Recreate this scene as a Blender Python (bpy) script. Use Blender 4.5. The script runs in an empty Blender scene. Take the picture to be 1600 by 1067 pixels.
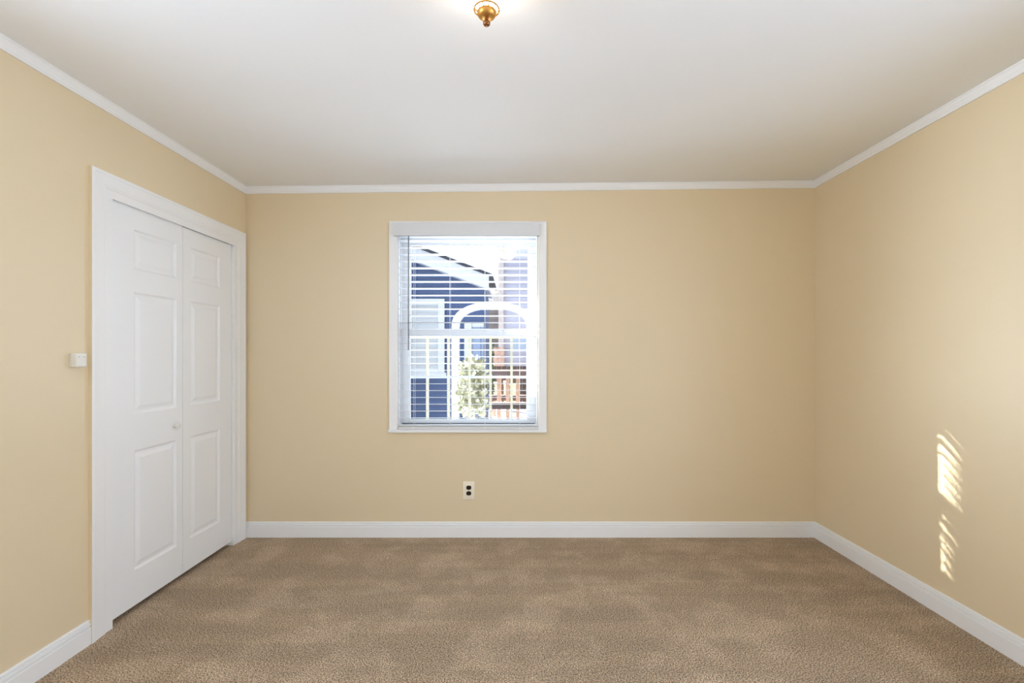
import bpy, bmesh, math, random
from mathutils import Vector, Matrix

S = bpy.context.scene
C = S.collection
rnd = random.Random(7)

# ------------------------------------------------------------------ camera
CAM_H = 1.263
cd = bpy.data.cameras.new('camera')
cd.sensor_fit = 'HORIZONTAL'; cd.sensor_width = 36.0
cd.lens = 752.0 / 1600.0 * 36.0
cd.shift_x = -5.0 / 1600.0
cd.shift_y = 18.5 / 1600.0
cd.clip_start = 0.02
cam = bpy.data.objects.new('camera', cd); C.objects.link(cam)
cam.location = (0, 0, CAM_H); cam.rotation_euler = (math.pi / 2, 0, 0)
S.camera = cam

# ------------------------------------------------------------------ view
S.view_settings.view_transform = 'Standard'
S.view_settings.look = 'None'
S.view_settings.gamma = 1.0
S.view_settings.use_curve_mapping = False
S.view_settings.exposure = 0.06
S.cycles.use_denoising = True
S.cycles.max_bounces = 10
S.cycles.diffuse_bounces = 6
S.cycles.transparent_max_bounces = 24
S.cycles.sample_clamp_indirect = 6.0

# ------------------------------------------------------------------ sky
SKY = 1.35
GLOW = 4.0
SUN = 125.0
SUN_DIR = Vector((1.92, -0.97, -0.78)).normalized()
w = bpy.data.worlds.new('sky'); S.world = w; w.use_nodes = True
nt = w.node_tree; nt.nodes.clear()
wo = nt.nodes.new('ShaderNodeOutputWorld'); bg = nt.nodes.new('ShaderNodeBackground')
tc = nt.nodes.new('ShaderNodeTexCoord'); sep = nt.nodes.new('ShaderNodeSeparateXYZ'); rmp = nt.nodes.new('ShaderNodeValToRGB')
nt.links.new(tc.outputs['Generated'], sep.inputs[0]); nt.links.new(sep.outputs['Z'], rmp.inputs[0])
rmp.color_ramp.elements[0].position = 0.0; rmp.color_ramp.elements[0].color = (0.87, 0.94, 1.05, 1)
rmp.color_ramp.elements[1].position = 0.9; rmp.color_ramp.elements[1].color = (0.78, 0.90, 1.08, 1)
nt.links.new(rmp.outputs[0], bg.inputs['Color'])
# the sky is much brighter round the low sun
dt = nt.nodes.new('ShaderNodeVectorMath'); dt.operation = 'DOT_PRODUCT'; dt.inputs[1].default_value = -SUN_DIR
mx0 = nt.nodes.new('ShaderNodeMath'); mx0.operation = 'MAXIMUM'; mx0.inputs[1].default_value = 0.0
pw0 = nt.nodes.new('ShaderNodeMath'); pw0.operation = 'POWER'; pw0.inputs[1].default_value = 5.0
ad0 = nt.nodes.new('ShaderNodeMath'); ad0.operation = 'MULTIPLY_ADD'; ad0.inputs[1].default_value = GLOW; ad0.inputs[2].default_value = SKY
nt.links.new(tc.outputs['Generated'], dt.inputs[0]); nt.links.new(dt.outputs['Value'], mx0.inputs[0]); nt.links.new(mx0.outputs[0], pw0.inputs[0])
nt.links.new(pw0.outputs[0], ad0.inputs[0]); nt.links.new(ad0.outputs[0], bg.inputs['Strength'])
nt.links.new(bg.outputs[0], wo.inputs[0])

# low winter sun from the left behind the neighbouring house
sd = bpy.data.lights.new('sun', 'SUN'); sd.energy = SUN; sd.angle = math.radians(1.1); sd.color = (1, 0.97, 0.92)
sun = bpy.data.objects.new('sun', sd); C.objects.link(sun)
sun.rotation_euler = SUN_DIR.to_track_quat('-Z', 'Y').to_euler()
sun.location = (-9, 9, 6)


def area(name, loc, target, sx, sy, power, col):
    d = bpy.data.lights.new(name, 'AREA'); d.shape = 'RECTANGLE'; d.size = sx; d.size_y = sy; d.energy = power; d.color = col
    o = bpy.data.objects.new(name, d); C.objects.link(o); o.location = loc
    o.rotation_euler = (Vector(target) - Vector(loc)).to_track_quat('-Z', 'Y').to_euler()
    return o


# added fill lamps outside the window, standing in for yard bounce and sky
COOL = (0.84, 0.93, 1.08)
area('fill_low', (-0.4, 5.4, 0.12), (-0.33, 3.4, 1.60), 3.0, 0.7, 195, COOL)
area('fill_left', (-3.1, 4.55, 1.0), (-0.33, 3.4, 1.50), 1.6, 1.5, 480, COOL)
area('fill_right', (2.1, 5.2, 2.1), (-0.33, 3.4, 1.40), 1.6, 3.4, 55, COOL)
# added fill lamps shining in through the two made-up side openings
area('side_fill_right', (2.235, 0.50, 1.12), (0, 0.50, 1.12), 1.3, 2.1, 46, (0.76, 0.92, 1.24))
area('side_fill_left', (-2.03, 0.50, 1.72), (0, 1.20, 2.00), 1.3, 1.3, 37, (0.80, 0.93, 1.17))

# ------------------------------------------------------------------ materials
def lin(r, g, b):
    f = lambda c: (c / 255 / 12.92) if c / 255 <= 0.04045 else ((c / 255 + 0.055) / 1.055) ** 2.4
    return (f(r), f(g), f(b), 1)


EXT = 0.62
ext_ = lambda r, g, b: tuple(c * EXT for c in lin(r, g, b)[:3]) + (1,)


def mat(name, col, rough=0.5, metal=0.0, spec=0.5, var=0.0, vscale=6.0, bump=0.0, bscale=200.0):
    m = bpy.data.materials.new(name); m.use_nodes = True
    t = m.node_tree; b = t.nodes['Principled BSDF']
    b.inputs['Base Color'].default_value = col
    b.inputs['Roughness'].default_value = rough; b.inputs['Metallic'].default_value = metal
    b.inputs['Specular IOR Level'].default_value = spec
    co = t.nodes.new('ShaderNodeTexCoord')
    if var > 0:
        n = t.nodes.new('ShaderNodeTexNoise'); n.inputs['Scale'].default_value = vscale; n.inputs['Detail'].default_value = 4
        r = t.nodes.new('ShaderNodeValToRGB')
        r.color_ramp.elements[0].color = tuple(c * (1 - var) for c in col[:3]) + (1,)
        r.color_ramp.elements[1].color = tuple(min(1, c * (1 + var)) for c in col[:3]) + (1,)
        r.color_ramp.elements[0].position = 0.3; r.color_ramp.elements[1].position = 0.7
        t.links.new(co.outputs['Object'], n.inputs['Vector']); t.links.new(n.outputs['Fac'], r.inputs[0])
        t.links.new(r.outputs[0], b.inputs['Base Color'])
    if bump > 0:
        n = t.nodes.new('ShaderNodeTexNoise'); n.inputs['Scale'].default_value = bscale; n.inputs['Detail'].default_value = 3
        bp = t.nodes.new('ShaderNodeBump'); bp.inputs['Strength'].default_value = bump; bp.inputs['Distance'].default_value = 0.002
        t.links.new(co.outputs['Object'], n.inputs['Vector']); t.links.new(n.outputs['Fac'], bp.inputs['Height'])
        t.links.new(bp.outputs[0], b.inputs['Normal'])
    return m


def siding_mat(name, col, dark, pitch, rough=0.6, axis='Z'):
    """horizontal lap boards: a saw-tooth bump with a thin joint line"""
    m = mat(name, col, rough); t = m.node_tree; b = t.nodes['Principled BSDF']
    g = t.nodes.new('ShaderNodeNewGeometry'); s = t.nodes.new('ShaderNodeSeparateXYZ')
    mu = t.nodes.new('ShaderNodeMath'); mu.operation = 'MULTIPLY'; mu.inputs[1].default_value = 1 / pitch
    fr = t.nodes.new('ShaderNodeMath'); fr.operation = 'FRACT'
    r = t.nodes.new('ShaderNodeValToRGB')
    r.color_ramp.elements[0].position = 0.0; r.color_ramp.elements[0].color = dark
    r.color_ramp.elements[1].position = 0.12; r.color_ramp.elements[1].color = col
    bp = t.nodes.new('ShaderNodeBump'); bp.inputs['Distance'].default_value = 0.02; bp.inputs['Strength'].default_value = 0.8; bp.invert = True
    t.links.new(g.outputs['Position'], s.inputs[0]); t.links.new(s.outputs[axis], mu.inputs[0]); t.links.new(mu.outputs[0], fr.inputs[0])
    t.links.new(fr.outputs[0], r.inputs[0]); t.links.new(r.outputs[0], b.inputs['Base Color'])
    t.links.new(fr.outputs[0], bp.inputs['Height']); t.links.new(bp.outputs[0], b.inputs['Normal'])
    return m


def carpet_mat():
    m = bpy.data.materials.new('brown_carpet'); m.use_nodes = True
    t = m.node_tree; b = t.nodes['Principled BSDF']; L = t.links
    b.inputs['Roughness'].default_value = 1.0; b.inputs['Specular IOR Level'].default_value = 0.05
    b.inputs['Sheen Weight'].default_value = 0.15; b.inputs['Sheen Roughness'].default_value = 0.6
    co = t.nodes.new('ShaderNodeTexCoord')

    def noise(scale, detail, rough=0.5, vec=None, dist=0.0):
        n = t.nodes.new('ShaderNodeTexNoise'); n.inputs['Scale'].default_value = scale; n.inputs['Detail'].default_value = detail
        n.inputs['Roughness'].default_value = rough; n.inputs['Distortion'].default_value = dist
        L.new(vec if vec is not None else co.outputs['Object'], n.inputs['Vector']); return n

    def ramp(src, p0, p1, c0, c1):
        r = t.nodes.new('ShaderNodeValToRGB'); e = r.color_ramp.elements
        e[0].position = p0; e[1].position = p1; e[0].color = c0; e[1].color = c1
        L.new(src, r.inputs[0]); return r

    def mix(kind, fac, a, c):
        x = t.nodes.new('ShaderNodeMix'); x.data_type = 'RGBA'; x.blend_type = kind
        x.inputs[0].default_value = fac; L.new(a, x.inputs[6]); L.new(c, x.inputs[7]); return x
    g = lambda v: (v, v, v, 1)
    tuft = noise(185, 3.0, 0.75)
    base = ramp(tuft.outputs['Fac'], 0.41, 0.60, lin(84, 61, 40), lin(248, 219, 182))
    fleck = t.nodes.new('ShaderNodeTexVoronoi'); fleck.inputs['Scale'].default_value = 250
    L.new(co.outputs['Object'], fleck.inputs['Vector'])
    fl = ramp(fleck.outputs['Distance'], 0.1, 0.75, g(1.12), g(0.72))
    c1 = mix('MULTIPLY', 0.8, base.outputs[0], fl.outputs[0])
    # trodden patches: pile lying this way or that
    patch = noise(3.4, 5.0, 0.62, dist=0.15)
    pr = ramp(patch.outputs['Fac'], 0.47, 0.61, (0.90, 0.885, 0.865, 1), (1.17, 1.18, 1.22, 1))
    c2 = mix('MULTIPLY', 0.8, c1.outputs[2], pr.outputs[0])
    mp = t.nodes.new('ShaderNodeMapping'); mp.inputs['Scale'].default_value = (0.5, 7.0, 1.0)
    L.new(co.outputs['Object'], mp.inputs['Vector'])
    band = noise(1.0, 2.0, 0.5, mp.outputs[0], 0.3)
    br = ramp(band.outputs['Fac'], 0.42, 0.60, g(0.92), g(1.09))
    c3 = mix('MULTIPLY', 0.75, c2.outputs[2], br.outputs[0])
    L.new(c3.outputs[2], b.inputs['Base Color'])
    bp = t.nodes.new('ShaderNodeBump'); bp.inputs['Strength'].default_value = 0.9; bp.inputs['Distance'].default_value = 0.006
    L.new(tuft.outputs['Fac'], bp.inputs['Height']); L.new(bp.outputs[0], b.inputs['Normal'])
    return m


def glass_mat(name, tint=(0.96, 0.98, 0.98, 1)):
    m = bpy.data.materials.new(name); m.use_nodes = True
    t = m.node_tree; t.nodes.clear()
    o = t.nodes.new('ShaderNodeOutputMaterial'); mx = t.nodes.new('ShaderNodeMixShader')
    tr = t.nodes.new('ShaderNodeBsdfTransparent'); gl = t.nodes.new('ShaderNodeBsdfGlossy'); fr = t.nodes.new('ShaderNodeLayerWeight')
    tr.inputs[0].default_value = tint; gl.inputs['Roughness'].default_value = 0.02; fr.inputs['Blend'].default_value = 0.5
    pw = t.nodes.new('ShaderNodeMath'); pw.operation = 'POWER'; pw.inputs[1].default_value = 5.0
    ma = t.nodes.new('ShaderNodeMath'); ma.operation = 'MULTIPLY_ADD'; ma.inputs[1].default_value = 0.9; ma.inputs[2].default_value = 0.03
    t.links.new(fr.outputs['Facing'], pw.inputs[0]); t.links.new(pw.outputs[0], ma.inputs[0])
    t.links.new(ma.outputs[0], mx.inputs[0]); t.links.new(tr.outputs[0], mx.inputs[1]); t.links.new(gl.outputs[0], mx.inputs[2])
    t.links.new(mx.outputs[0], o.inputs[0])
    return m


def emit_mat(name, col, strength):
    m = mat(name, (0.9, 0.88, 0.82, 1), 0.35)
    b = m.node_tree.nodes['Principled BSDF']
    b.inputs['Emission Color'].default_value = col; b.inputs['Emission Strength'].default_value = strength
    return m


M = dict(
    wall=mat('tan_satin_wall_paint', lin(232, 214, 180), 0.38, spec=0.4, bump=0.05, bscale=90),
    ceil=mat('flat_white_ceiling_paint', lin(244, 244, 243), 0.9, spec=0.2, bump=0.05, bscale=120),
    trim=mat('white_semigloss_trim_paint', lin(246, 246, 246), 0.35),
    door=mat('white_door_paint', lin(245, 246, 247), 0.4),
    vinyl=mat('white_vinyl', lin(228, 229, 230), 0.35),
    blind=mat('white_blind_slat', lin(226, 227, 229), 0.4),
    cord=mat('white_cord', lin(240, 240, 238), 0.7),
    wand=mat('grey_clear_plastic_wand', lin(128, 130, 132), 0.25),
    carpet=carpet_mat(),
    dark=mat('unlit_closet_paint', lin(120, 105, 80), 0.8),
    track=mat('dark_steel_track', lin(60, 58, 54), 0.5, 0.7),
    knob=mat('white_ceramic_knob', lin(240, 238, 234), 0.15),
    almond=mat('almond_plastic', lin(250, 240, 218), 0.35),
    boxplastic=mat('offwhite_plastic', lin(236, 233, 224), 0.4),
    socket=mat('dark_brown_plastic', lin(34, 20, 14), 0.3),
    slot=mat('socket_slot_black', lin(8, 6, 5), 0.6),
    screw=mat('almond_screw', lin(214, 202, 178), 0.3, 0.4),
    gapshade=mat('dark_grey_gap_shade', lin(74, 76, 80), 0.7),  # dark tone standing for shade in the gap below the sash
    brass=mat('antique_brass', lin(222, 168, 92), 0.42, 1.0),
    bronze=mat('dark_brass', lin(150, 104, 70), 0.35, 1.0),
    glow=emit_mat('frosted_glass_lit', (1.0, 0.92, 0.82, 1), 11.0),
    glass=glass_mat('window_glass'),
    ext=mat('house_exterior_board', ext_(200, 196, 186), 0.7),
    blue=siding_mat('blue_lap_siding', ext_(56, 86, 136), ext_(36, 56, 92), 0.115),
    ngtrim=mat('exterior_white_paint', ext_(232, 233, 238), 0.55),
    shingle=mat('dark_shingle', ext_(52, 54, 66), 0.9, var=0.3, vscale=20),
    npane=siding_mat('pale_blind_behind_pane', ext_(214, 217, 220), ext_(186, 190, 196), 0.09, 0.3),
    bdoor=siding_mat('pale_blue_door_paint', ext_(160, 176, 206), ext_(60, 76, 112), 0.18, 0.5, 'X'),
    greysiding=siding_mat('lilac_grey_siding', ext_(208, 206, 216), ext_(176, 174, 186), 0.2),
    brownsiding=siding_mat('brown_grey_siding', ext_(140, 130, 122), ext_(80, 72, 66), 0.18),
    paleroof=mat('pale_beige_roof', ext_(214, 210, 196), 0.8, var=0.1),
    palebrick=mat('pale_chimney_brick', ext_(226, 212, 200), 0.85, var=0.15, vscale=12),
    darktimber=mat('dark_brown_timber', ext_(74, 54, 46), 0.7, var=0.25, vscale=9),
    brick=mat('orange_brick', ext_(226, 186, 160), 0.85, var=0.3, vscale=12),
    farglass=mat('pale_blue_pane', ext_(190, 206, 222), 0.1),
    cream=mat('cream_painted_metal', ext_(240, 232, 200), 0.45),
    timber=mat('weathered_brown_timber', ext_(124, 98, 86), 0.7, var=0.25, vscale=9),
    tan=mat('tan_timber', ext_(206, 164, 130), 0.7, var=0.15, vscale=9),
    creambox=mat('cream_plastic_box', ext_(246, 234, 186), 0.5),
    ground=mat('grey_blue_paving', ext_(160, 162, 180), 0.85, var=0.25, vscale=3),
    leafpale=mat('pale_variegated_leaf', ext_(226, 222, 190), 0.6, var=0.3, vscale=14),
    leafgreen=mat('green_leaf', ext_(66, 84, 52), 0.6, var=0.35, vscale=8),
    stem=mat('brown_stem', lin(84, 66, 48), 0.8),
)

# ------------------------------------------------------------------ mesh helpers
def add_box(bm, x0, x1, y0, y1, z0, z1, bev=0.0, seg=2, mi=0):
    vs = [bm.verts.new(p) for p in ((x0, y0, z0), (x1, y0, z0), (x1, y1, z0), (x0, y1, z0), (x0, y0, z1), (x1, y0, z1), (x1, y1, z1), (x0, y1, z1))]
    fs = [bm.faces.new([vs[i] for i in q]) for q in ((3, 2, 1, 0), (4, 5, 6, 7), (0, 1, 5, 4), (1, 2, 6, 5), (2, 3, 7, 6), (3, 0, 4, 7))]
    for f in fs: f.material_index = mi
    if bev > 0:
        es = set(e for f in fs for e in f.edges)
        bmesh.ops.bevel(bm, geom=list(es), offset=bev, segments=seg, profile=0.5, affect='EDGES')
    return fs


def add_lathe(bm, prof, cx, cy, n=40, cap0=False, cap1=False):
    rings = []
    for r, z in prof:
        if r < 1e-6: rings.append([bm.verts.new((cx, cy, z))])
        else: rings.append([bm.verts.new((cx + r * math.cos(2 * math.pi * k / n), cy + r * math.sin(2 * math.pi * k / n), z)) for k in range(n)])
    for a, b in zip(rings, rings[1:]):
        for k in range(n):
            k2 = (k + 1) % n
            if len(a) == 1 and len(b) == 1: continue
            if len(a) == 1: bm.faces.new((a[0], b[k], b[k2]))
            elif len(b) == 1: bm.faces.new((a[k], b[0], a[k2]))
            else: bm.faces.new((a[k], b[k], b[k2], a[k2]))


def add_tube(bm, pts, r, n=10):
    pts = [Vector(p) for p in pts]; rings = []
    for i, p in enumerate(pts):
        d = (pts[min(i + 1, len(pts) - 1)] - pts[max(i - 1, 0)]).normalized()
        a = d.orthogonal().normalized() if i == 0 else (ax - d * ax.dot(d)).normalized()
        ax = a; b = d.cross(a)
        rr = r[i] if isinstance(r, (list, tuple)) else r
        rings.append([bm.verts.new(p + (a * math.cos(2 * math.pi * k / n) + b * math.sin(2 * math.pi * k / n)) * rr) for k in range(n)])
    for q, s in zip(rings, rings[1:]):
        for k in range(n): bm.faces.new((q[k], q[(k + 1) % n], s[(k + 1) % n], s[k]))
    bm.faces.new(rings[0][::-1]); bm.faces.new(rings[-1])


def add_prism(bm, poly, y0, y1):
    """polygon in XZ pushed from y0 to y1"""
    a = [bm.verts.new((x, y0, z)) for x, z in poly]; b = [bm.verts.new((x, y1, z)) for x, z in poly]
    bm.faces.new(a); bm.faces.new(b[::-1]); n = len(poly)
    for k in range(n): bm.faces.new((a[(k + 1) % n], a[k], b[k], b[(k + 1) % n]))


def add_sweep(bm, prof, frames, mi=0):
    """prof: closed list of (u, v); frames: functions (u, v) -> point, one per section"""
    rows = [[bm.verts.new(f(u, v)) for u, v in prof] for f in frames]
    n = len(prof); fs = []
    for a, b in zip(rows, rows[1:]):
        for k in range(n):
            f = bm.faces.new((a[k], a[(k + 1) % n], b[(k + 1) % n], b[k])); f.material_index = mi; fs.append(f)
    bm.faces.new(rows[0][::-1]); bm.faces.new(rows[-1])
    return fs


def obj(name, bm, m, parent=None, smooth=False):
    bmesh.ops.recalc_face_normals(bm, faces=bm.faces[:])
    me = bpy.data.meshes.new(name); bm.to_mesh(me); bm.free()
    for k in (m if isinstance(m, (list, tuple)) else [m]): me.materials.append(M[k])
    if smooth:
        for p in me.polygons: p.use_smooth = True
        try: me.set_sharp_from_angle(angle=math.radians(35))
        except Exception: pass
    o = bpy.data.objects.new(name, me); C.objects.link(o)
    if parent is not None:
        o.parent = parent
        o.matrix_parent_inverse = Matrix.Translation(-Vector(parent.location))
    return o


def tag(o, label, cat, group=None, kind=None):
    o['label'] = label; o['category'] = cat
    if group: o['group'] = group
    if kind: o['kind'] = kind
    return o


def empty(name, loc, label, cat, group=None, kind=None):
    o = bpy.data.objects.new(name, None); C.objects.link(o); o.location = loc; o.empty_display_size = 0.1
    return tag(o, label, cat, group, kind)


NB = bmesh.new

# ------------------------------------------------------------------ room shell
XL, XR, YB, YR = -1.857, 2.063, 3.313, -0.62
T = 0.14                       # wall thickness
TOP = 2.62
cz = lambda x: 2.405 + 0.040 * (x - XL) / (XR - XL)     # the old ceiling is not quite level

bm = NB(); add_box(bm, XL - 1.0, XR + T, YR - T, YB + T, -0.12, 0.0)
tag(obj('floor', bm, 'carpet'), 'brown cut-pile carpet covering the whole bedroom floor', 'carpet', kind='structure')

bm = NB()
p = [(x, y, z) for y in (YR - T, YB + T) for x, z in ((XL - T, cz(XL - T)), (XR + T, cz(XR + T)), (XR + T, TOP), (XL - T, TOP))]
v = [bm.verts.new(q) for q in p]
for q in ((0, 1, 2, 3), (7, 6, 5, 4), (0, 4, 5, 1), (1, 5, 6, 2), (2, 6, 7, 3), (3, 7, 4, 0)): bm.faces.new([v[i] for i in q])
tag(obj('ceiling', bm, 'ceil'), 'plain white ceiling with a slight slope', 'ceiling', kind='structure')

# window opening in the far wall
WX0, WX1, WZ0, WZ1 = -0.809, 0.155, 0.735, 2.100


def holed_wall_y(name, x0, x1, y0, y1, z0, z1, hx0, hx1, hz0, hz1, mats, label, outside=None):
    bm = NB()
    xs, zs = [x0, hx0, hx1, x1], [z0, hz0, hz1, z1]
    for y in (y0, y1):
        g = [[bm.verts.new((x, y, z)) for z in zs] for x in xs]
        for i in range(3):
            for k in range(3):
                if i == 1 and k == 1: continue
                f = bm.faces.new((g[i][k], g[i + 1][k], g[i + 1][k + 1], g[i][k + 1]))
                if outside == y: f.material_index = 1
    for (xa, za), (xb, zb) in (((hx0, hz0), (hx1, hz0)), ((hx1, hz0), (hx1, hz1)), ((hx1, hz1), (hx0, hz1)), ((hx0, hz1), (hx0, hz0)),
                               ((x0, z0), (x1, z0)), ((x1, z0), (x1, z1)), ((x1, z1), (x0, z1)), ((x0, z1), (x0, z0))):
        bm.faces.new([bm.verts.new(q) for q in ((xa, y0, za), (xb, y0, zb), (xb, y1, zb), (xa, y1, za))])
    bmesh.ops.remove_doubles(bm, verts=bm.verts[:], dist=1e-5)
    return tag(obj(name, bm, mats), label, 'wall', kind='structure')


holed_wall_y('wall_back', XL - T, XR + T, YB, YB + T, -0.12, TOP, WX0, WX1, WZ0, WZ1, ['wall', 'ext'],
             'tan painted wall at the far end with the window in it', YB + T)
bm = NB(); add_box(bm, XL - T, XR + T, YR - T, YR, -0.12, TOP)
tag(obj('wall_rear', bm, 'wall'), 'tan painted wall behind the photographer', 'wall', kind='structure')
VY0, VY1 = -0.12, 1.12            # side openings added out of view, for the fill lamps
VR0, VR1, VL0, VL1 = 0.03, 2.10, 1.08, 2.32
bm = NB()
add_box(bm, XR, XR + T, YR, VY0, -0.12, TOP); add_box(bm, XR, XR + T, VY1, YB, -0.12, TOP)
add_box(bm, XR, XR + T, VY0, VY1, -0.12, VR0); add_box(bm, XR, XR + T, VY0, VY1, VR1, TOP)
tag(obj('wall_right', bm, 'wall'), 'tan painted wall on the right with sun spots', 'wall', kind='structure')

# left wall with the closet opening
DY0, DY1, DZ1 = 2.205, 3.172, 1.992
bm = NB()
add_box(bm, XL - T, XL, YR, VY0, -0.12, TOP); add_box(bm, XL - T, XL, VY1, DY0, -0.12, TOP)
add_box(bm, XL - T, XL, VY0, VY1, -0.12, VL0); add_box(bm, XL - T, XL, VY0, VY1, VL1, TOP)
add_box(bm, XL - T, XL, DY1, YB, -0.12, TOP)
add_box(bm, XL - T, XL, DY0, DY1, DZ1, TOP)
tag(obj('wall_left', bm, 'wall'), 'tan painted wall on the left with the closet door', 'wall', kind='structure')
bm = NB()
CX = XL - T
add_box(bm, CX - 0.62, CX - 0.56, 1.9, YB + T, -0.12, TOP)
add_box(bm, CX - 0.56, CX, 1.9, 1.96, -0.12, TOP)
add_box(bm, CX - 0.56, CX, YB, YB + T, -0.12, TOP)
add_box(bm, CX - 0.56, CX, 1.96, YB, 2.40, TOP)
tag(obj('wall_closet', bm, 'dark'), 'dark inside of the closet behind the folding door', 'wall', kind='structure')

# crown moulding: (out from wall, down from ceiling)
crown = [(0, 0), (0.0225, 0), (0.0225, 0.006), (0.0195, 0.0085), (0.0195, 0.012), (0.0175, 0.018), (0.0140, 0.025), (0.0125, 0.028), (0.0125, 0.031),
         (0.0105, 0.036), (0.0075, 0.040), (0.0075, 0.0455), (0, 0.0455)]


def crown_run(name, frames, label):
    bm = NB(); add_sweep(bm, crown, frames)
    tag(obj(name, bm, 'trim'), label, 'crown moulding', kind='structure')


crown_run('trim_1', [lambda u, v: (XL + u, YB - u, cz(XL + u) - v), lambda u, v: (XR - u, YB - u, cz(XR - u) - v)], 'white crown moulding along the far wall')
crown_run('trim_2', [lambda u, v: (XL + u, YR + u, cz(XL + u) - v), lambda u, v: (XL + u, YB - u, cz(XL + u) - v)], 'white crown moulding above the left wall')
crown_run('trim_3', [lambda u, v: (XR - u, YB - u, cz(XR - u) - v), lambda u, v: (XR - u, YR + u, cz(XR - u) - v)], 'white crown moulding above the right wall')

# baseboard: (out from wall, height)
base = [(0, 0), (0.0145, 0), (0.0145, 0.070), (0.0130, 0.0735), (0.0060, 0.0745), (0.0060, 0.0785), (0.0120, 0.080), (0.0122, 0.087), (0.0108, 0.0905),
        (0.0045, 0.0912), (0.0045, 0.0948), (0.0090, 0.0962), (0.0085, 0.1020), (0.0050, 0.1055), (0, 0.1055)]


def base_run(name, frames, label):
    bm = NB(); add_sweep(bm, base, frames)
    tag(obj(name, bm, 'trim'), label, 'baseboard', kind='structure')


DC0, DC1, DCT = 2.092, 3.289, 2.080       # outer edges of the door casing
base_run('baseboard_back', [lambda u, v: (XL, YB - u, v), lambda u, v: (XR - u, YB - u, v)], 'white grooved baseboard below the window')
base_run('baseboard_right', [lambda u, v: (XR - u, YB - u, v), lambda u, v: (XR - u, VY1, v)], 'white grooved baseboard on the right')
base_run('baseboard_left', [lambda u, v: (XL + u, YR + u, v), lambda u, v: (XL + u, DC0, v)], 'white grooved baseboard left of the closet')

# ------------------------------------------------------------------ closet bifold door
door = empty('door_1', (XL, 2.70, 0.0), 'white two-leaf folding closet door with raised panels and white casing', 'closet door', kind='structure')
cas = [(0, 0), (0, 0.0175), (0.004, 0.0185), (0.014, 0.0185), (0.018, 0.0165), (0.024, 0.0160), (0.040, 0.0140), (0.058, 0.0125), (0.066, 0.0125),
       (0.070, 0.0105), (0.076, 0.0105), (0.080, 0.0080), (0.119, 0.0078), (0.119, 0)]
hz = lambda u: DCT - u * 0.90
bm = NB()
fs = add_sweep(bm, cas, [lambda u, v: (XL + v, DC0 + u, 0.0), lambda u, v: (XL + v, DC0 + u, hz(u)),
                         lambda u, v: (XL + v, DC1 - u, hz(u)), lambda u, v: (XL + v, DC1 - u, 0.0)])
fs[0].material_index = 1             # the wall paint was brushed over the near edge
obj('door_casing', bm, ['trim', 'wall'], door)
# jamb lining, head track
bm = NB()
add_box(bm, XL - T, XL + 0.002, DY0, DY0 + 0.006, 0.0, DZ1)
add_box(bm, XL - T, XL + 0.002, DY1 - 0.006, DY1, 0.0, DZ1)
add_box(bm, XL - T, XL + 0.002, DY0 + 0.006, DY1 - 0.006, DZ1 - 0.004, DZ1)
obj('door_jamb', bm, 'trim', door)
bm = NB(); add_box(bm, XL - 0.045, XL - 0.015, DY0 + 0.01, DY1 - 0.01, DZ1 - 0.010, DZ1 - 0.004)
obj('door_track', bm, 'track', door)


def panel_leaf(y0, y1, z0, z1, panels, xf, th):
    """leaf whose face looks +X, with moulded raised panels"""
    bm = NB()
    ys = sorted(set([y0, y1] + [q for p in panels for q in p[:2]])); zs = sorted(set([z0, z1] + [q for p in panels for q in p[2:]]))
    for i in range(len(ys) - 1):
        for k in range(len(zs) - 1):
            a, b, c, d = ys[i], ys[i + 1], zs[k], zs[k + 1]
            if any(abs(a - p[0]) < 1e-6 and abs(c - p[2]) < 1e-6 for p in panels):
                steps = [(0, 0), (0.003, 0.0012), (0.010, 0.0075), (0.016, 0.0085), (0.022, 0.0080), (0.040, 0.0022), (0.044, 0.0018)]
                loops = [[bm.verts.new((xf - dd, yy, zz)) for yy, zz in ((a + s, c + s), (b - s, c + s), (b - s, d - s), (a + s, d - s))] for s, dd in steps]
                for l0, l1 in zip(loops, loops[1:]):
                    for q in range(4): bm.faces.new((l0[q], l0[(q + 1) % 4], l1[(q + 1) % 4], l1[q]))
                bm.faces.new(loops[-1])
            else:
                bm.faces.new([bm.verts.new((xf, yy, zz)) for yy, zz in ((a, c), (b, c), (b, d), (a, d))])
    xb = xf - th
    bm.faces.new([bm.verts.new((xb, yy, zz)) for yy, zz in ((y0, z0), (y0, z1), (y1, z1), (y1, z0))])
    for (ya, za), (yb, zb) in (((y0, z0), (y1, z0)), ((y1, z0), (y1, z1)), ((y1, z1), (y0, z1)), ((y0, z1), (y0, z0))):
        bm.faces.new([bm.verts.new(q) for q in ((xf, ya, za), (xb, ya, za), (xb, yb, zb), (xf, yb, zb))])
    bmesh.ops.remove_doubles(bm, verts=bm.verts[:], dist=1e-5)
    return bm


PZ = ((0.198, 0.787), (0.964, 1.565), (1.674, 1.873))
XD = XL - 0.009
l1 = obj('door_leaf', panel_leaf(2.214, 2.6985, 0.027, 1.979, [(2.355, 2.654, a, b) for a, b in PZ], XD, 0.034), 'door', door)
l1['label'] = 'folding leaf with the white knob'
l2 = obj('door_leaf', panel_leaf(2.7015, 3.163, 0.027, 1.974, [(2.762, 3.043, a, b) for a, b in PZ], XD, 0.034), 'door', door)
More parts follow.
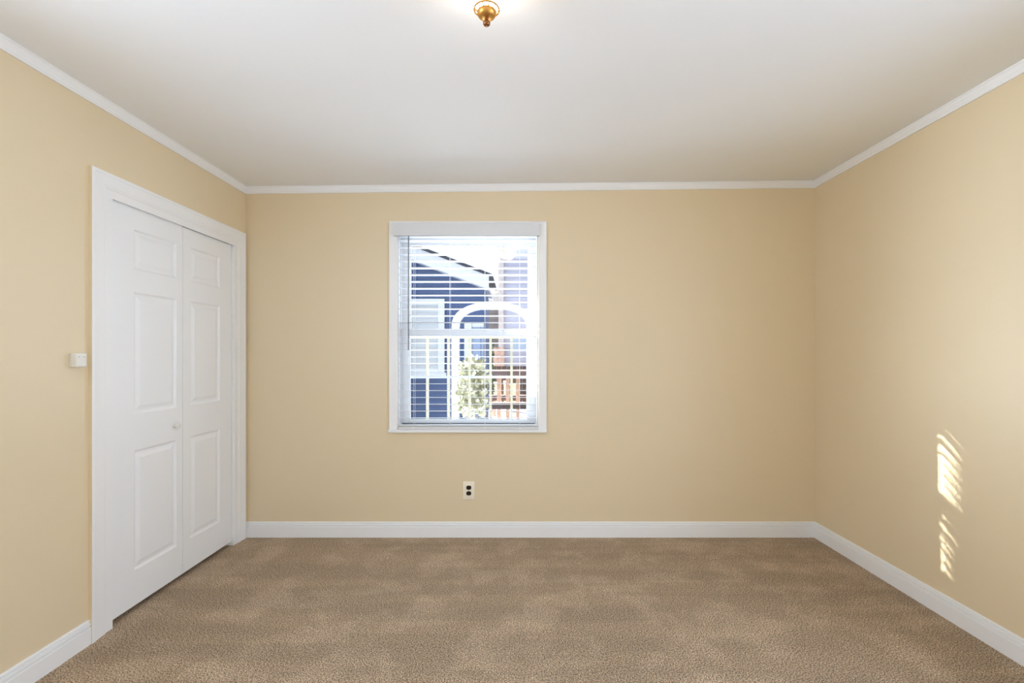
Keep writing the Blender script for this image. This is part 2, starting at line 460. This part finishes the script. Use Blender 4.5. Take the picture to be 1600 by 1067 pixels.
# knob
bm = NB()
add_lathe(bm, [(0, 0.0), (0.0095, 0.0), (0.0095, 0.003), (0.0062, 0.005), (0.0058, 0.011), (0.0095, 0.0135), (0.0150, 0.0165), (0.0166, 0.021), (0.0155, 0.0255), (0.0105, 0.029), (0, 0.0300)], 0, 0, 32)
bmesh.ops.rotate(bm, verts=bm.verts[:], cent=(0, 0, 0), matrix=Matrix.Rotation(math.pi / 2, 3, 'Y'))
bmesh.ops.translate(bm, verts=bm.verts[:], vec=(XD, 2.632, 0.868))
obj('door_knob', bm, 'knob', l1, smooth=True)

# ------------------------------------------------------------------ window
win = empty('window_1', (-0.327, YB, WZ0), 'white double-hung window with white casing in the far wall', 'window', kind='structure')
wc = [(0, 0), (0, 0.0165), (0.003, 0.018), (0.008, 0.018), (0.011, 0.0165), (0.040, 0.0150), (0.052, 0.0150), (0.0555, 0.0125), (0.0555, 0)]
OX0, OX1, OZ1 = -0.8645, 0.2150, 2.167
bm = NB()
add_sweep(bm, wc, [lambda u, v: (OX0 + u, YB - v, 0.741), lambda u, v: (OX0 + u, YB - v, OZ1 - u),
                   lambda u, v: (OX1 - u, YB - v, OZ1 - u), lambda u, v: (OX1 - u, YB - v, 0.741)])
obj('window_casing', bm, 'trim', win)
bm = NB(); add_box(bm, OX0 - 0.004, OX1 + 0.001, YB - 0.030, YB + 0.035, 0.7205, 0.7405, 0.004, 3)
obj('window_stool', bm, 'trim', win, smooth=True)
# jamb liner with tracks, and the outer sill
J0, J1, JZ0, JZ1 = WX0, WX1, WZ0 + 0.005, WZ1
bm = NB()
for xa, s in ((J0, 1), (J1, -1)):
    for a, b, y0, y1 in ((0, 0.006, YB + 0.001, YB + T + 0.02), (0.006, 0.013, YB + 0.050, YB + 0.064), (0.006, 0.012, YB + 0.098, YB + 0.106), (0.006, 0.020, YB + 0.135, YB + T + 0.02)):
        add_box(bm, min(xa + s * a, xa + s * b), max(xa + s * a, xa + s * b), y0, y1, JZ0, JZ1)
add_box(bm, J0, J1, YB + 0.001, YB + T + 0.02, JZ1 - 0.008, JZ1)
add_box(bm, J0, J1, YB + 0.036, YB + T + 0.05, WZ0, WZ0 + 0.018)
obj('window_frame', bm, 'vinyl', win)


def sash(name, x0, x1, z0, z1, y0, y1, st, top, bot):
    bm = NB()
    add_box(bm, x0, x0 + st, y0, y1, z0, z1, 0.002, 1)
    add_box(bm, x1 - st, x1, y0, y1, z0, z1, 0.002, 1)
    add_box(bm, x0 + st, x1 - st, y0, y1, z1 - top, z1, 0.002, 1)
    add_box(bm, x0 + st, x1 - st, y0, y1, z0, z0 + bot, 0.002, 1)
    b = 0.008; ym = (y0 + y1) / 2        # glazing bead
    for a in ((x0 + st, x0 + st + b, z0 + bot, z1 - top), (x1 - st - b, x1 - st, z0 + bot, z1 - top),
              (x0 + st + b, x1 - st - b, z0 + bot, z0 + bot + b), (x0 + st + b, x1 - st - b, z1 - top - b, z1 - top)):
        add_box(bm, a[0], a[1], ym - 0.006, ym + 0.010, a[2], a[3])
    s = obj(name, bm, 'vinyl', win)
    bm = NB(); add_box(bm, x0 + st - 0.002, x1 - st + 0.002, ym + 0.001, ym + 0.004, z0 + bot - 0.002, z1 - top + 0.002)
    g = obj('glass_pane', bm, 'glass', s)
    return s


sash('lower_sash', J0 + 0.010, J1 - 0.010, 0.7725, 1.436, YB + 0.066, YB + 0.096, 0.052, 0.046, 0.018)
bm = NB(); add_box(bm, J0 + 0.016, J1 - 0.016, YB + 0.062, YB + 0.098, 0.7535, 0.7722, 0.001, 1)  # dark strip drawn in for the shadow gap under the lower sash
obj('gap_shade_strip', bm, 'gapshade', win)
sash('upper_sash', J0 + 0.010, J1 - 0.010, 1.392, JZ1 - 0.010, YB + 0.108, YB + 0.134, 0.048, 0.052, 0.036)
bm = NB(); add_box(bm, J0 + 0.022, J1 - 0.022, YB + 0.142, YB + 0.152, 1.083, 1.101, 0.002, 1)
add_box(bm, J0 + 0.006, J0 + 0.024, YB + 0.142, YB + 0.152, 0.760, 1.40); add_box(bm, J1 - 0.024, J1 - 0.006, YB + 0.142, YB + 0.152, 0.760, 1.40)
obj('storm_frame', bm, 'vinyl', win)

# ------------------------------------------------------------------ venetian blind
BY = YB + 0.006                 # middle of the slats
bl = empty('venetian_blind', (-0.327, BY, 2.06), 'open white horizontal-slat blind hanging in the window', 'blind')
bm = NB(); add_box(bm, -0.828, 0.167, YB - 0.043, YB - 0.034, 2.064, 2.146, 0.002, 2)
add_box(bm, -0.828, -0.819, YB - 0.034, YB - 0.0185, 2.064, 2.146); add_box(bm, 0.158, 0.167, YB - 0.034, YB - 0.0185, 2.064, 2.146)
obj('valance', bm, 'blind', bl)
bm = NB(); add_box(bm, WX0 + 0.008, WX1 - 0.008, YB - 0.018, YB + 0.034, 2.066, 2.098, 0.003, 2)
obj('headrail', bm, 'blind', bl)
bm = NB()
SX0, SX1 = WX0 + 0.009, WX1 - 0.009
tilt = math.radians(3.6)
SLZ = [1.146 + 0.0469 * k for k in range(-7, 20)]
for z in SLZ:
    prev = None
    top_, bot_ = [], []
    for q in range(7):
        s = -1 + 2 * q / 6
        dy = s * 0.0235; crown_h = 0.0016 * (1 - s * s)
        yy = BY + dy * math.cos(tilt); zz = z - dy * math.sin(tilt) + crown_h
        top_.append((yy, zz + 0.0012)); bot_.append((yy, zz - 0.0012))
    loop = top_ + bot_[::-1]
    a = [bm.verts.new((SX0, y, zz)) for y, zz in loop]; b = [bm.verts.new((SX1, y, zz)) for y, zz in loop]
    bm.faces.new(a); bm.faces.new(b[::-1]); n = len(loop)
    for k in range(n): bm.faces.new((a[(k + 1) % n], a[k], b[k], b[(k + 1) % n]))
obj('slats', bm, 'blind', bl)
# bottom rail with its cord buttons
bm = NB(); add_box(bm, WX0 + 0.010, 0.1605, YB - 0.028, YB + 0.026, 0.7415, 0.7625, 0.003, 2)
add_box(bm, WX0 + 0.012, 0.158, YB - 0.024, YB + 0.024, 0.7650, 0.7735, 0.002, 1)
br_ = obj('bottom_rail', bm, 'blind', bl)
cx_px = (-0.695, -0.449, -0.209, 0.031)
for x in cx_px:
    bm = NB(); add_tube(bm, [(x, YB - 0.0275, 0.7535), (x, YB - 0.0300, 0.7535), (x, YB - 0.0315, 0.7535)], [0.0075, 0.0075, 0.005], 16)
    cb = obj('cord_button', bm, 'cord', br_)
for x in cx_px:
    bm = NB()
    for yy in (BY - 0.0255, BY + 0.0255): add_tube(bm, [(x, yy, 0.770), (x, yy, 2.07)], 0.0010, 6)
    for z in SLZ: add_box(bm, x - 0.0006, x + 0.0006, BY - 0.0255, BY + 0.0255, z - 0.0030, z - 0.0020)
    obj('ladder_cord', bm, 'cord', bl)
bm = NB(); add_tube(bm, [(-0.728, YB - 0.0265, 2.075), (-0.728, YB - 0.0275, 2.05), (-0.7285, YB - 0.0275, 1.30), (-0.7285, YB - 0.0275, 1.286)], [0.0020, 0.0040, 0.0042, 0.0050], 8)
obj('tilt_wand', bm, 'wand', bl, smooth=True)

# ------------------------------------------------------------------ outlet
ox, oz = -0.3190, 0.3210
ol = empty('wall_outlet', (ox, YB, oz), 'almond duplex outlet with two dark brown sockets below the window', 'outlet')
bm = NB(); add_box(bm, ox - 0.0400, ox + 0.0400, YB - 0.0062, YB - 0.0002, oz - 0.0620, oz + 0.0620, 0.003, 3)
obj('cover_plate', bm, 'almond', ol, smooth=True)
for dz in (0.0195, -0.0195):
    bm = NB(); pts = []
    for k in range(40):
        a = 2 * math.pi * k / 40; pts.append((0.0172 * math.cos(a), max(-0.0138, min(0.0138, 0.0172 * math.sin(a)))))
    add_prism(bm, [(ox + a, oz + dz + b) for a, b in pts], YB - 0.0085, YB - 0.0055)
    so = obj('socket', bm, 'socket', ol)
    bm = NB()
    for sx in (-0.0063, 0.0063): add_box(bm, ox + sx - 0.0011, ox + sx + 0.0011, YB - 0.0088, YB - 0.0084, oz + dz - 0.001, oz + dz + 0.007)
    add_tube(bm, [(ox, YB - 0.0084, oz + dz - 0.0075), (ox, YB - 0.0088, oz + dz - 0.0075)], 0.0024, 12)
    sl = obj('socket_slots', bm, 'slot', so)
bm = NB(); add_tube(bm, [(ox, YB - 0.0058, oz), (ox, YB - 0.0072, oz)], 0.0032, 14)
obj('screw', bm, 'screw', ol)

# ------------------------------------------------------------------ little box on the left wall
bz = 1.2345
ub = empty('wall_switch_box', (XL, 2.028, bz), 'small off-white plastic box on the wall left of the closet', 'switch box')
bm = NB(); add_box(bm, XL + 0.0002, XL + 0.0295, 2.003, 2.054, bz - 0.0290, bz + 0.0290, 0.0022, 3)
obj('housing', bm, 'boxplastic', ub, smooth=True)
bm = NB(); add_box(bm, XL + 0.0293, XL + 0.0305, 2.007, 2.050, bz - 0.0245, bz + 0.0250, 0.0005, 1)
obj('front_cover', bm, 'boxplastic', ub)
for yy in (2.0165, 2.0395):
    bm = NB(); add_tube(bm, [(XL + 0.0303, yy, bz + 0.0135), (XL + 0.0310, yy, bz + 0.0135)], 0.0019, 10)
    obj('dark_dot', bm, 'wand', ub)

# ------------------------------------------------------------------ ceiling lamp
LX, LY = -0.0860, 1.450
lz = cz(LX)
lamp = empty('ceiling_lamp', (LX, LY, lz), 'lit flush ceiling lamp with white glass bowl and brass finial', 'ceiling lamp')
bm = NB(); add_lathe(bm, [(0, lz - 0.0005), (0.095, lz - 0.0005), (0.098, lz - 0.006), (0.090, lz - 0.018), (0.080, lz - 0.022), (0, lz - 0.022)], LX, LY, 48)
obj('canopy', bm, 'brass', lamp, smooth=True)
BZ = 2.312; BR = 0.094; BH = lz - 0.022 - BZ
prof = [(BR * math.cos(a), BZ + BH * (1 - math.sin(a))) for a in [math.pi / 2 * k / 20 for k in range(21)]]
prof = [(r if r > 1e-5 else 0, z) for r, z in prof]
bm = NB(); add_lathe(bm, prof, LX, LY, 64)
obj('glass_bowl', bm, 'glow', lamp, smooth=True)
bm = NB()                            # pierced gallery round the cup
ring = lambda R, z, n=40: [(LX + R * math.cos(2 * math.pi * k / n), LY + R * math.sin(2 * math.pi * k / n), z) for k in range(n + 1)]
add_tube(bm, ring(0.0370, 2.2985), 0.0027, 8); add_tube(bm, ring(0.0275, 2.2905), 0.0014, 8)
for k in range(12):
    a = 2 * math.pi * (k + 0.5) / 12
    add_tube(bm, [(LX + 0.0370 * math.cos(a), LY + 0.0370 * math.sin(a), 2.2985), (LX + 0.0335 * math.cos(a), LY + 0.0335 * math.sin(a), 2.2930),
                  (LX + 0.0275 * math.cos(a), LY + 0.0275 * math.sin(a), 2.2905)], 0.0017, 6)
obj('gallery_ring', bm, 'brass', lamp, smooth=True)
bm = NB()
add_lathe(bm, [(0, 2.3130), (0.006, 2.3130), (0.006, 2.2912), (0.0262, 2.2908), (0.0285, 2.2880), (0.0282, 2.2840), (0.0250, 2.2780), (0.0170, 2.2730), (0.0090, 2.2718), (0, 2.2718)], LX, LY, 40)
obj('finial_cup', bm, 'brass', lamp, smooth=True)
bm = NB()
add_lathe(bm, [(0, 2.2725), (0.0062, 2.2722), (0.0056, 2.2690), (0.0056, 2.2655), (0.0085, 2.2635), (0.0105, 2.2605), (0.0110, 2.2570), (0.0098, 2.2525), (0.0062, 2.2492), (0, 2.2482)], LX, LY, 32)
obj('finial', bm, 'bronze', lamp, smooth=True)

# ------------------------------------------------------------------ side openings added out of view to let in more light
for nm, xa, VZ0, VZ1, lab, ct in (('added_glass_door', XR, VR0, VR1, 'unseen glazed door added in the right wall for more light', 'added glass door'),
                                  ('added_window', XL - T, VL0, VL1, 'unseen high window added in the left wall for more light', 'window')):
    w2 = empty(nm, (xa + T / 2, (VY0 + VY1) / 2, VZ0), lab, ct, kind='structure')
    bm = NB()
    for a in ((VY0, VY0 + 0.04, VZ0, VZ1), (VY1 - 0.04, VY1, VZ0, VZ1), (VY0 + 0.04, VY1 - 0.04, VZ0, VZ0 + 0.04), (VY0 + 0.04, VY1 - 0.04, VZ1 - 0.04, VZ1)):
        add_box(bm, xa + 0.04, xa + 0.10, a[0], a[1], a[2], a[3])
    obj('side_frame', bm, 'trim', w2)
    bm = NB(); add_box(bm, xa + 0.068, xa + 0.072, VY0 + 0.035, VY1 - 0.035, VZ0 + 0.035, VZ1 - 0.035)
    obj('glass_pane', bm, 'glass', w2)

# ------------------------------------------------------------------ outside
GZ = -0.15
bm = NB(); add_box(bm, -30, 30, YB + T + 0.002, 60, GZ - 0.1, GZ)
tag(obj('ground', bm, 'ground'), 'grey-blue paved yard outside the window', 'yard', kind='structure')

# added unseen screen that masks the sun; its holes shape the wall patches
SCX = -4.6
bm = NB()
kx = (SCX + 0.07) / 1.92                       # from the sunlit strip of window back along the sun's path
DYs, DZs = -kx * 0.97, -kx * 0.78 + 0.03
holes = [(0.000, 0.128, 1.365, 1.665), (0.070, 0.128, 1.240, 1.315), (0.025, 0.070, 1.195, 1.250), (0.045, 0.128, 1.030, 1.180)]
holes = [(YB + 0.06 + DYs + a, YB + 0.06 + DYs + b, c + DZs, d + DZs) for a, b, c, d in holes]
ys = sorted(set([-1.5, 6.55] + [q for h in holes for q in h[:2]])); zs = sorted(set([GZ, 4.3] + [q for h in holes for q in h[2:]]))
for i in range(len(ys) - 1):
    for k in range(len(zs) - 1):
        ym, zm = (ys[i] + ys[i + 1]) / 2, (zs[k] + zs[k + 1]) / 2
        if any(h[0] < ym < h[1] and h[2] < zm < h[3] for h in holes): continue
        add_box(bm, SCX - 0.012, SCX, ys[i], ys[i + 1], zs[k], zs[k + 1])
tag(obj('sun_mask_screen', bm, 'ext'), 'unseen screen added outside, with holes that shape the sun patches', 'screen', kind='structure')

# blue neighbouring house
PX = lambda px, Y: (px - 805) * Y / 752.0
PZ_ = lambda py, Y: CAM_H - (py - 552) * Y / 752.0
HY = 7.5
hx1 = -0.480; ez = 2.255; sl = 0.39; rx = -4.5
house = empty('neighbour_house', (-4.5, HY, GZ), 'blue sided house with white barge boards beyond the cream fence', 'house')
apex = ez + sl * (hx1 - rx)
bm = NB(); add_prism(bm, [(2 * rx - hx1, GZ), (hx1, GZ), (hx1, ez), (rx, apex), (2 * rx - hx1, ez)], HY, HY + 1.2)
obj('wall', bm, 'blue', house)
ov = 0.08; bz0 = ez - sl * ov + 0.005
bm = NB(); rt = 0.205
add_prism(bm, [(hx1 + ov, bz0), (hx1 + ov, bz0 + rt), (rx, apex + rt), (2 * rx - hx1 - ov, bz0 + rt), (2 * rx - hx1 - ov, bz0), (rx, apex)], HY - 0.22, HY - 0.18)
add_prism(bm, [(hx1 + ov, bz0), (hx1 + ov, bz0 + 0.05), (rx, apex + 0.05), (2 * rx - hx1 - ov, bz0 + 0.05), (2 * rx - hx1 - ov, bz0), (rx, apex)], HY - 0.18, HY + 1.35)
obj('barge_board', bm, 'ngtrim', house)
bm = NB(); q0, q1 = rt, rt + 0.045
add_prism(bm, [(hx1 + ov + 0.06, bz0 + q0 - 0.023), (hx1 + ov + 0.06, bz0 + q1 - 0.023), (rx, apex + q1), (2 * rx - hx1 - ov - 0.06, bz0 + q1 - 0.023), (2 * rx - hx1 - ov - 0.06, bz0 + q0 - 0.023), (rx, apex + q0)], HY - 0.26, HY + 1.35)
obj('roof', bm, 'shingle', house)
# its window
nx0, nx1, nz0, nz1 = -2.30, PX(695, HY), PZ_(585, HY), PZ_(467, HY)
bm = NB(); f = 0.10
for a in ((nx0, nx0 + f, nz0, nz1), (nx1 - f, nx1, nz0, nz1), (nx0 + f, nx1 - f, nz0, nz0 + f), (nx0 + f, nx1 - f, nz1 - f, nz1), (nx0 + f, nx1 - f, (nz0 + nz1) / 2 - .02, (nz0 + nz1) / 2 + .02)):
    add_box(bm, a[0], a[1], HY - 0.04, HY + 0.02, a[2], a[3], 0.004, 1)
add_box(bm, nx0 - 0.03, nx1 + 0.03, HY - 0.07, HY, nz0 - 0.02, nz0 + 0.03)
nw = obj('window', bm, 'ngtrim', house)
bm = NB(); add_box(bm, nx0 + f, nx1 - f, HY - 0.012, HY - 0.002, nz0 + f, nz1 - f)
o = obj('pane', bm, 'npane', nw)
bm = NB(); dx0, dx1 = PX(737, HY), PX(756, HY)
add_box(bm, dx0 - 0.11, dx0, HY - 0.05, HY, GZ, PZ_(505, HY)); add_box(bm, dx0, dx1, HY - 0.03, HY, PZ_(505, HY) - 0.06, PZ_(505, HY))
nd = obj('door_frame', bm, 'ngtrim', house)
bm = NB(); add_box(bm, dx0, dx1, HY - 0.02, HY, GZ, PZ_(505, HY) - 0.06)
o = obj('door_panel', bm, 'bdoor', nd)

# white arched arbor
AY = 6.4
arb = empty('garden_arbor', (PX(770, AY), AY, GZ), 'white arched garden arbor in front of the blue house', 'arbor')
ax0, ax1 = PX(706.5, AY), PX(834, AY); pw = PX(718, AY) - ax0
spring, crest = PZ_(512, AY), PZ_(472, AY)
for xa in (ax0, ax1 - pw):
    bm = NB(); add_box(bm, xa, xa + pw, AY - 0.06, AY + 0.04, GZ, spring, 0.004, 1); obj('post', bm, 'ngtrim', arb)
bm = NB(); acx = (ax0 + ax1) / 2; ra, rb = (ax1 - ax0) / 2, crest - spring; tk = 0.085
n = 32; out_, in_ = [], []
for k in range(n + 1):
    a = math.pi * k / n
    out_.append((acx - ra * math.cos(a), spring + rb * math.sin(a) ** 0.8)); in_.append((acx - (ra - pw) * math.cos(a), spring + (rb - tk) * math.sin(a) ** 0.8))
for k in range(n): add_prism(bm, [out_[k], out_[k + 1], in_[k + 1], in_[k]], AY - 0.06, AY + 0.04)
bmesh.ops.remove_doubles(bm, verts=bm.verts[:], dist=1e-5)
obj('arch', bm, 'ngtrim', arb)

# grey house further back on the right with its chimney
FY = 15.0
fh = empty('grey_house', (PX(840, FY), FY, GZ), 'lilac grey sided house far behind with a brick chimney', 'house')
bm = NB(); add_box(bm, PX(787, FY), PX(960, FY), FY, FY + 8, GZ, PZ_(405, FY)); obj('wall', bm, 'greysiding', fh)
bm = NB(); add_prism(bm, [(PX(783, FY), PZ_(405, FY)), (PX(964, FY), PZ_(405, FY)), (PX(964, FY), PZ_(401, FY)), (PX(873, FY), PZ_(375, FY)), (PX(783, FY), PZ_(401, FY))], FY - 0.3, FY + 8.3)
obj('roof', bm, 'ngtrim', fh)
bm = NB(); add_box(bm, PX(779, FY), PX(787, FY), FY - 0.1, FY + 0.8, GZ, PZ_(392, FY)); add_box(bm, PX(777.5, FY), PX(788.5, FY), FY - 0.15, FY + 0.85, PZ_(392, FY), PZ_(386, FY))
obj('chimney', bm, 'palebrick', fh)
bm = NB(); add_box(bm, PX(720, FY), PX(779, FY), FY + 0.3, FY + 5, GZ, PZ_(478, FY)); obj('side_wing', bm, 'brownsiding', fh)
bm = NB(); add_prism(bm, [(PX(716, FY), PZ_(478, FY)), (PX(782, FY), PZ_(478, FY)), (PX(780, FY), PZ_(448, FY)), (PX(716, FY), PZ_(462, FY))], FY + 0.1, FY + 5)
obj('wing_roof', bm, 'paleroof', fh)
bm = NB(); add_box(bm, PX(797, FY), PX(824, FY), FY - 0.06, FY, PZ_(550, FY), PZ_(522, FY)); nw = obj('window', bm, 'ngtrim', fh)
for a, b in ((799, 809.5), (811.5, 822)):
    bm = NB(); add_box(bm, PX(a, FY), PX(b, FY), FY - 0.07, FY - 0.06, PZ_(548, FY), PZ_(524, FY)); o = obj('pane', bm, 'farglass', nw)
bm = NB(); add_box(bm, PX(771, FY), PX(788, FY), FY - 0.12, FY - 0.02, GZ, PZ_(543, FY)); obj('brick_base', bm, 'brick', fh)

# picnic table with benches
TY = 9.7
tb = empty('picnic_table', (PX(800, TY), TY, GZ), 'weathered brown timber picnic table in the yard behind the cream fence', 'table')
tx0, tx1 = PX(757, TY), PX(850, TY)
bm = NB()
for k in range(5): add_box(bm, tx0, tx1, TY + k * 0.15, TY + k * 0.15 + 0.14, PZ_(583, TY), PZ_(583, TY) + 0.045, 0.004, 1)
add_box(bm, tx0 + 0.02, tx1 - 0.02, TY + 0.01, TY + 0.04, PZ_(583, TY) - 0.05, PZ_(583, TY))
obj('table_top', bm, 'timber', tb)
for yy in (TY - 0.55, TY + 1.1):
    bm = NB()
    for k in range(2): add_box(bm, tx0, tx1, yy + k * 0.14, yy + k * 0.14 + 0.13, 0.27, 0.315, 0.004, 1)
    add_box(bm, tx0 + 0.02, tx1 - 0.02, yy + 0.004, yy + 0.03, 0.20, 0.27)
    obj('bench', bm, 'darktimber', tb)
tz = PZ_(583, TY)
for xx in (PX(779, TY), PX(793, TY), PX(809, TY), PX(842, TY)):
    for yy in (TY + 0.06, TY + 0.58):
        bm = NB(); add_box(bm, xx - 0.035, xx + 0.035, yy, yy + 0.08, GZ, tz); obj('leg', bm, 'tan', tb)
for yy in (TY - 0.47, TY + 1.15):
    for xx in (tx0 + 0.15, tx1 - 0.15):
        bm = NB(); add_box(bm, xx - 0.035, xx + 0.035, yy, yy + 0.08, GZ, 0.27); obj('bench_leg', bm, 'tan', tb)

# low board fence at the back of the yard
bf = empty('board_fence', (0.2, 13.7, GZ), 'low dark brown board fence at the back of the yard behind the picnic table', 'fence')
bm = NB(); x = PX(752, 13.7)
while x < 3.2:
    add_box(bm, x, x + 0.14, 13.70, 13.72, GZ, PZ_(572, 13.7), 0.004, 1); x += 0.146
obj('boards', bm, 'darktimber', bf)
for zz in (0.15, 0.72):
    bm = NB(); add_box(bm, PX(752, 13.7), 3.2, 13.725, 13.77, zz, zz + 0.08); obj('rail', bm, 'darktimber', bf)

# cream boxes beyond the table
for i, (a, b, y0, y1, lab) in enumerate(((771, 778, 598, 612, 'cream storage box seen below the picnic table, left one'), (787, 793, 596, 614, 'cream storage box seen below the picnic table, middle one'),
                                        (797, 806, 600, 640, 'tall cream storage box right of the table legs'))):
    Y = 12.8; st = empty('storage_box', ((PX(a, Y) + PX(b, Y)) / 2, Y, GZ), lab, 'box', 'cream storage boxes in the yard')
    top = PZ_(y0, Y)
    bm = NB(); add_box(bm, PX(a, Y), PX(b, Y), Y, Y + 0.3, GZ, top - 0.04, 0.01, 2); obj('box_body', bm, 'creambox', st)
    bm = NB(); add_box(bm, PX(a, Y) - 0.012, PX(b, Y) + 0.012, Y - 0.012, Y + 0.312, top - 0.04, top, 0.008, 2); obj('box_lid', bm, 'creambox', st)

# cream metal fence just outside the window
FNY = 4.35
fence = empty('picket_fence', (PX(740, FNY), FNY, GZ), 'cream painted metal picket fence close outside the window', 'fence')
fx0, fx1 = PX(536, FNY), PX(1000, FNY)
ft = PZ_(524.5, FNY)
bm = NB(); add_box(bm, fx0, fx1, FNY - 0.02, FNY + 0.02, ft - 0.024, ft, 0.003, 1); obj('top_rail', bm, 'cream', fence)
bm = NB(); add_box(bm, fx0, fx1, FNY - 0.015, FNY + 0.015, GZ + 0.08, GZ + 0.11, 0.003, 1); obj('bottom_rail', bm, 'cream', fence)
for k in range(14):
    x = PX(536.5 + 32.85 * k, FNY)
    bm = NB(); add_box(bm, x - 0.011, x + 0.011, FNY - 0.011, FNY + 0.011, GZ, ft - 0.020); obj('picket', bm, 'cream', fence)


def leaf_bush(name, blobs, n, ln, wd, mtl, seed, parent, stems):
    r = random.Random(seed); bm = NB()
    tot = sum(b[3] * b[5] for b in blobs)
    for cx, cy, cz_, rx_, ry_, rz_ in blobs:
        for _ in range(int(n * rx_ * rz_ / tot)):
            v = Vector((r.gauss(0, 1), r.gauss(0, 1), r.gauss(0, 1))).normalized() * (r.random() ** 0.4)
            p = Vector((cx + v.x * rx_, cy + v.y * ry_, cz_ + v.z * rz_))
            d = (v + Vector((r.uniform(-.8, .8), r.uniform(-.8, .8), r.uniform(-.3, .9)))).normalized()
            s = d.orthogonal().normalized(); s.rotate(Matrix.Rotation(r.uniform(0, 6.28), 3, d)); up = d.cross(s)
            l = ln * r.uniform(.7, 1.25); wv = wd * r.uniform(.8, 1.2)
            pts = [p, p + d * l * .35 + s * wv - up * wv * .15, p + d * l * .7 + s * wv * .8 - up * wv * .2, p + d * l - up * wv * .5, p + d * l * .7 - s * wv * .8 - up * wv * .2, p + d * l * .35 - s * wv - up * wv * .15, p + d * l * .5]
            vs = [bm.verts.new(q) for q in pts]
            for a, b in ((0, 1), (1, 2), (2, 3), (3, 4), (4, 5), (5, 0)): bm.faces.new((vs[a], vs[b], vs[6]))
    fo = obj('foliage', bm, mtl, parent)
    bm = NB()
    for s in stems: add_tube(bm, s, [0.014, 0.010, 0.006], 7)
    obj('stem', bm, 'stem', parent)


VY = 5.3
vb = empty('variegated_shrub', (PX(736, VY), VY, GZ), 'pale cream-leaved shrub growing behind the fence beside the white post', 'shrub')
c = lambda px, py, rx_, rz_: (PX(px, VY), VY, PZ_(py, VY), rx_ * VY / 752, 0.16, rz_ * VY / 752)
leaf_bush('variegated_shrub', [c(738, 580, 20, 19), c(735, 612, 21, 20), c(740, 636, 20, 14), c(727, 628, 12, 14), c(748, 596, 12, 16)], 900, 0.075, 0.026, 'leafpale', 3, vb,
          [[(PX(738, VY) + dx * .2, VY, GZ), (PX(738, VY) + dx, VY + .02, 0.35), (PX(738, VY) + dx * 2.2, VY, 0.8)] for dx in (-.05, 0, .045)])
EY = 11.9
eb = empty('evergreen_shrub', (PX(763, EY), EY, GZ), 'slim dark green shrub standing between the two houses', 'shrub')
c = lambda px, py, rx_, rz_: (PX(px, EY), EY, PZ_(py, EY), rx_ * EY / 752, 0.12, rz_ * EY / 752)
leaf_bush('evergreen_shrub', [c(763, 545, 7, 24), c(763, 585, 8, 30), c(763, 612, 8, 24)], 1500, 0.075, 0.018, 'leafgreen', 5, eb,
          [[(PX(763, EY) + dx, EY, GZ), (PX(763, EY) + dx, EY, 0.5), (PX(763, EY), EY, 1.3)] for dx in (-.03, .03)])
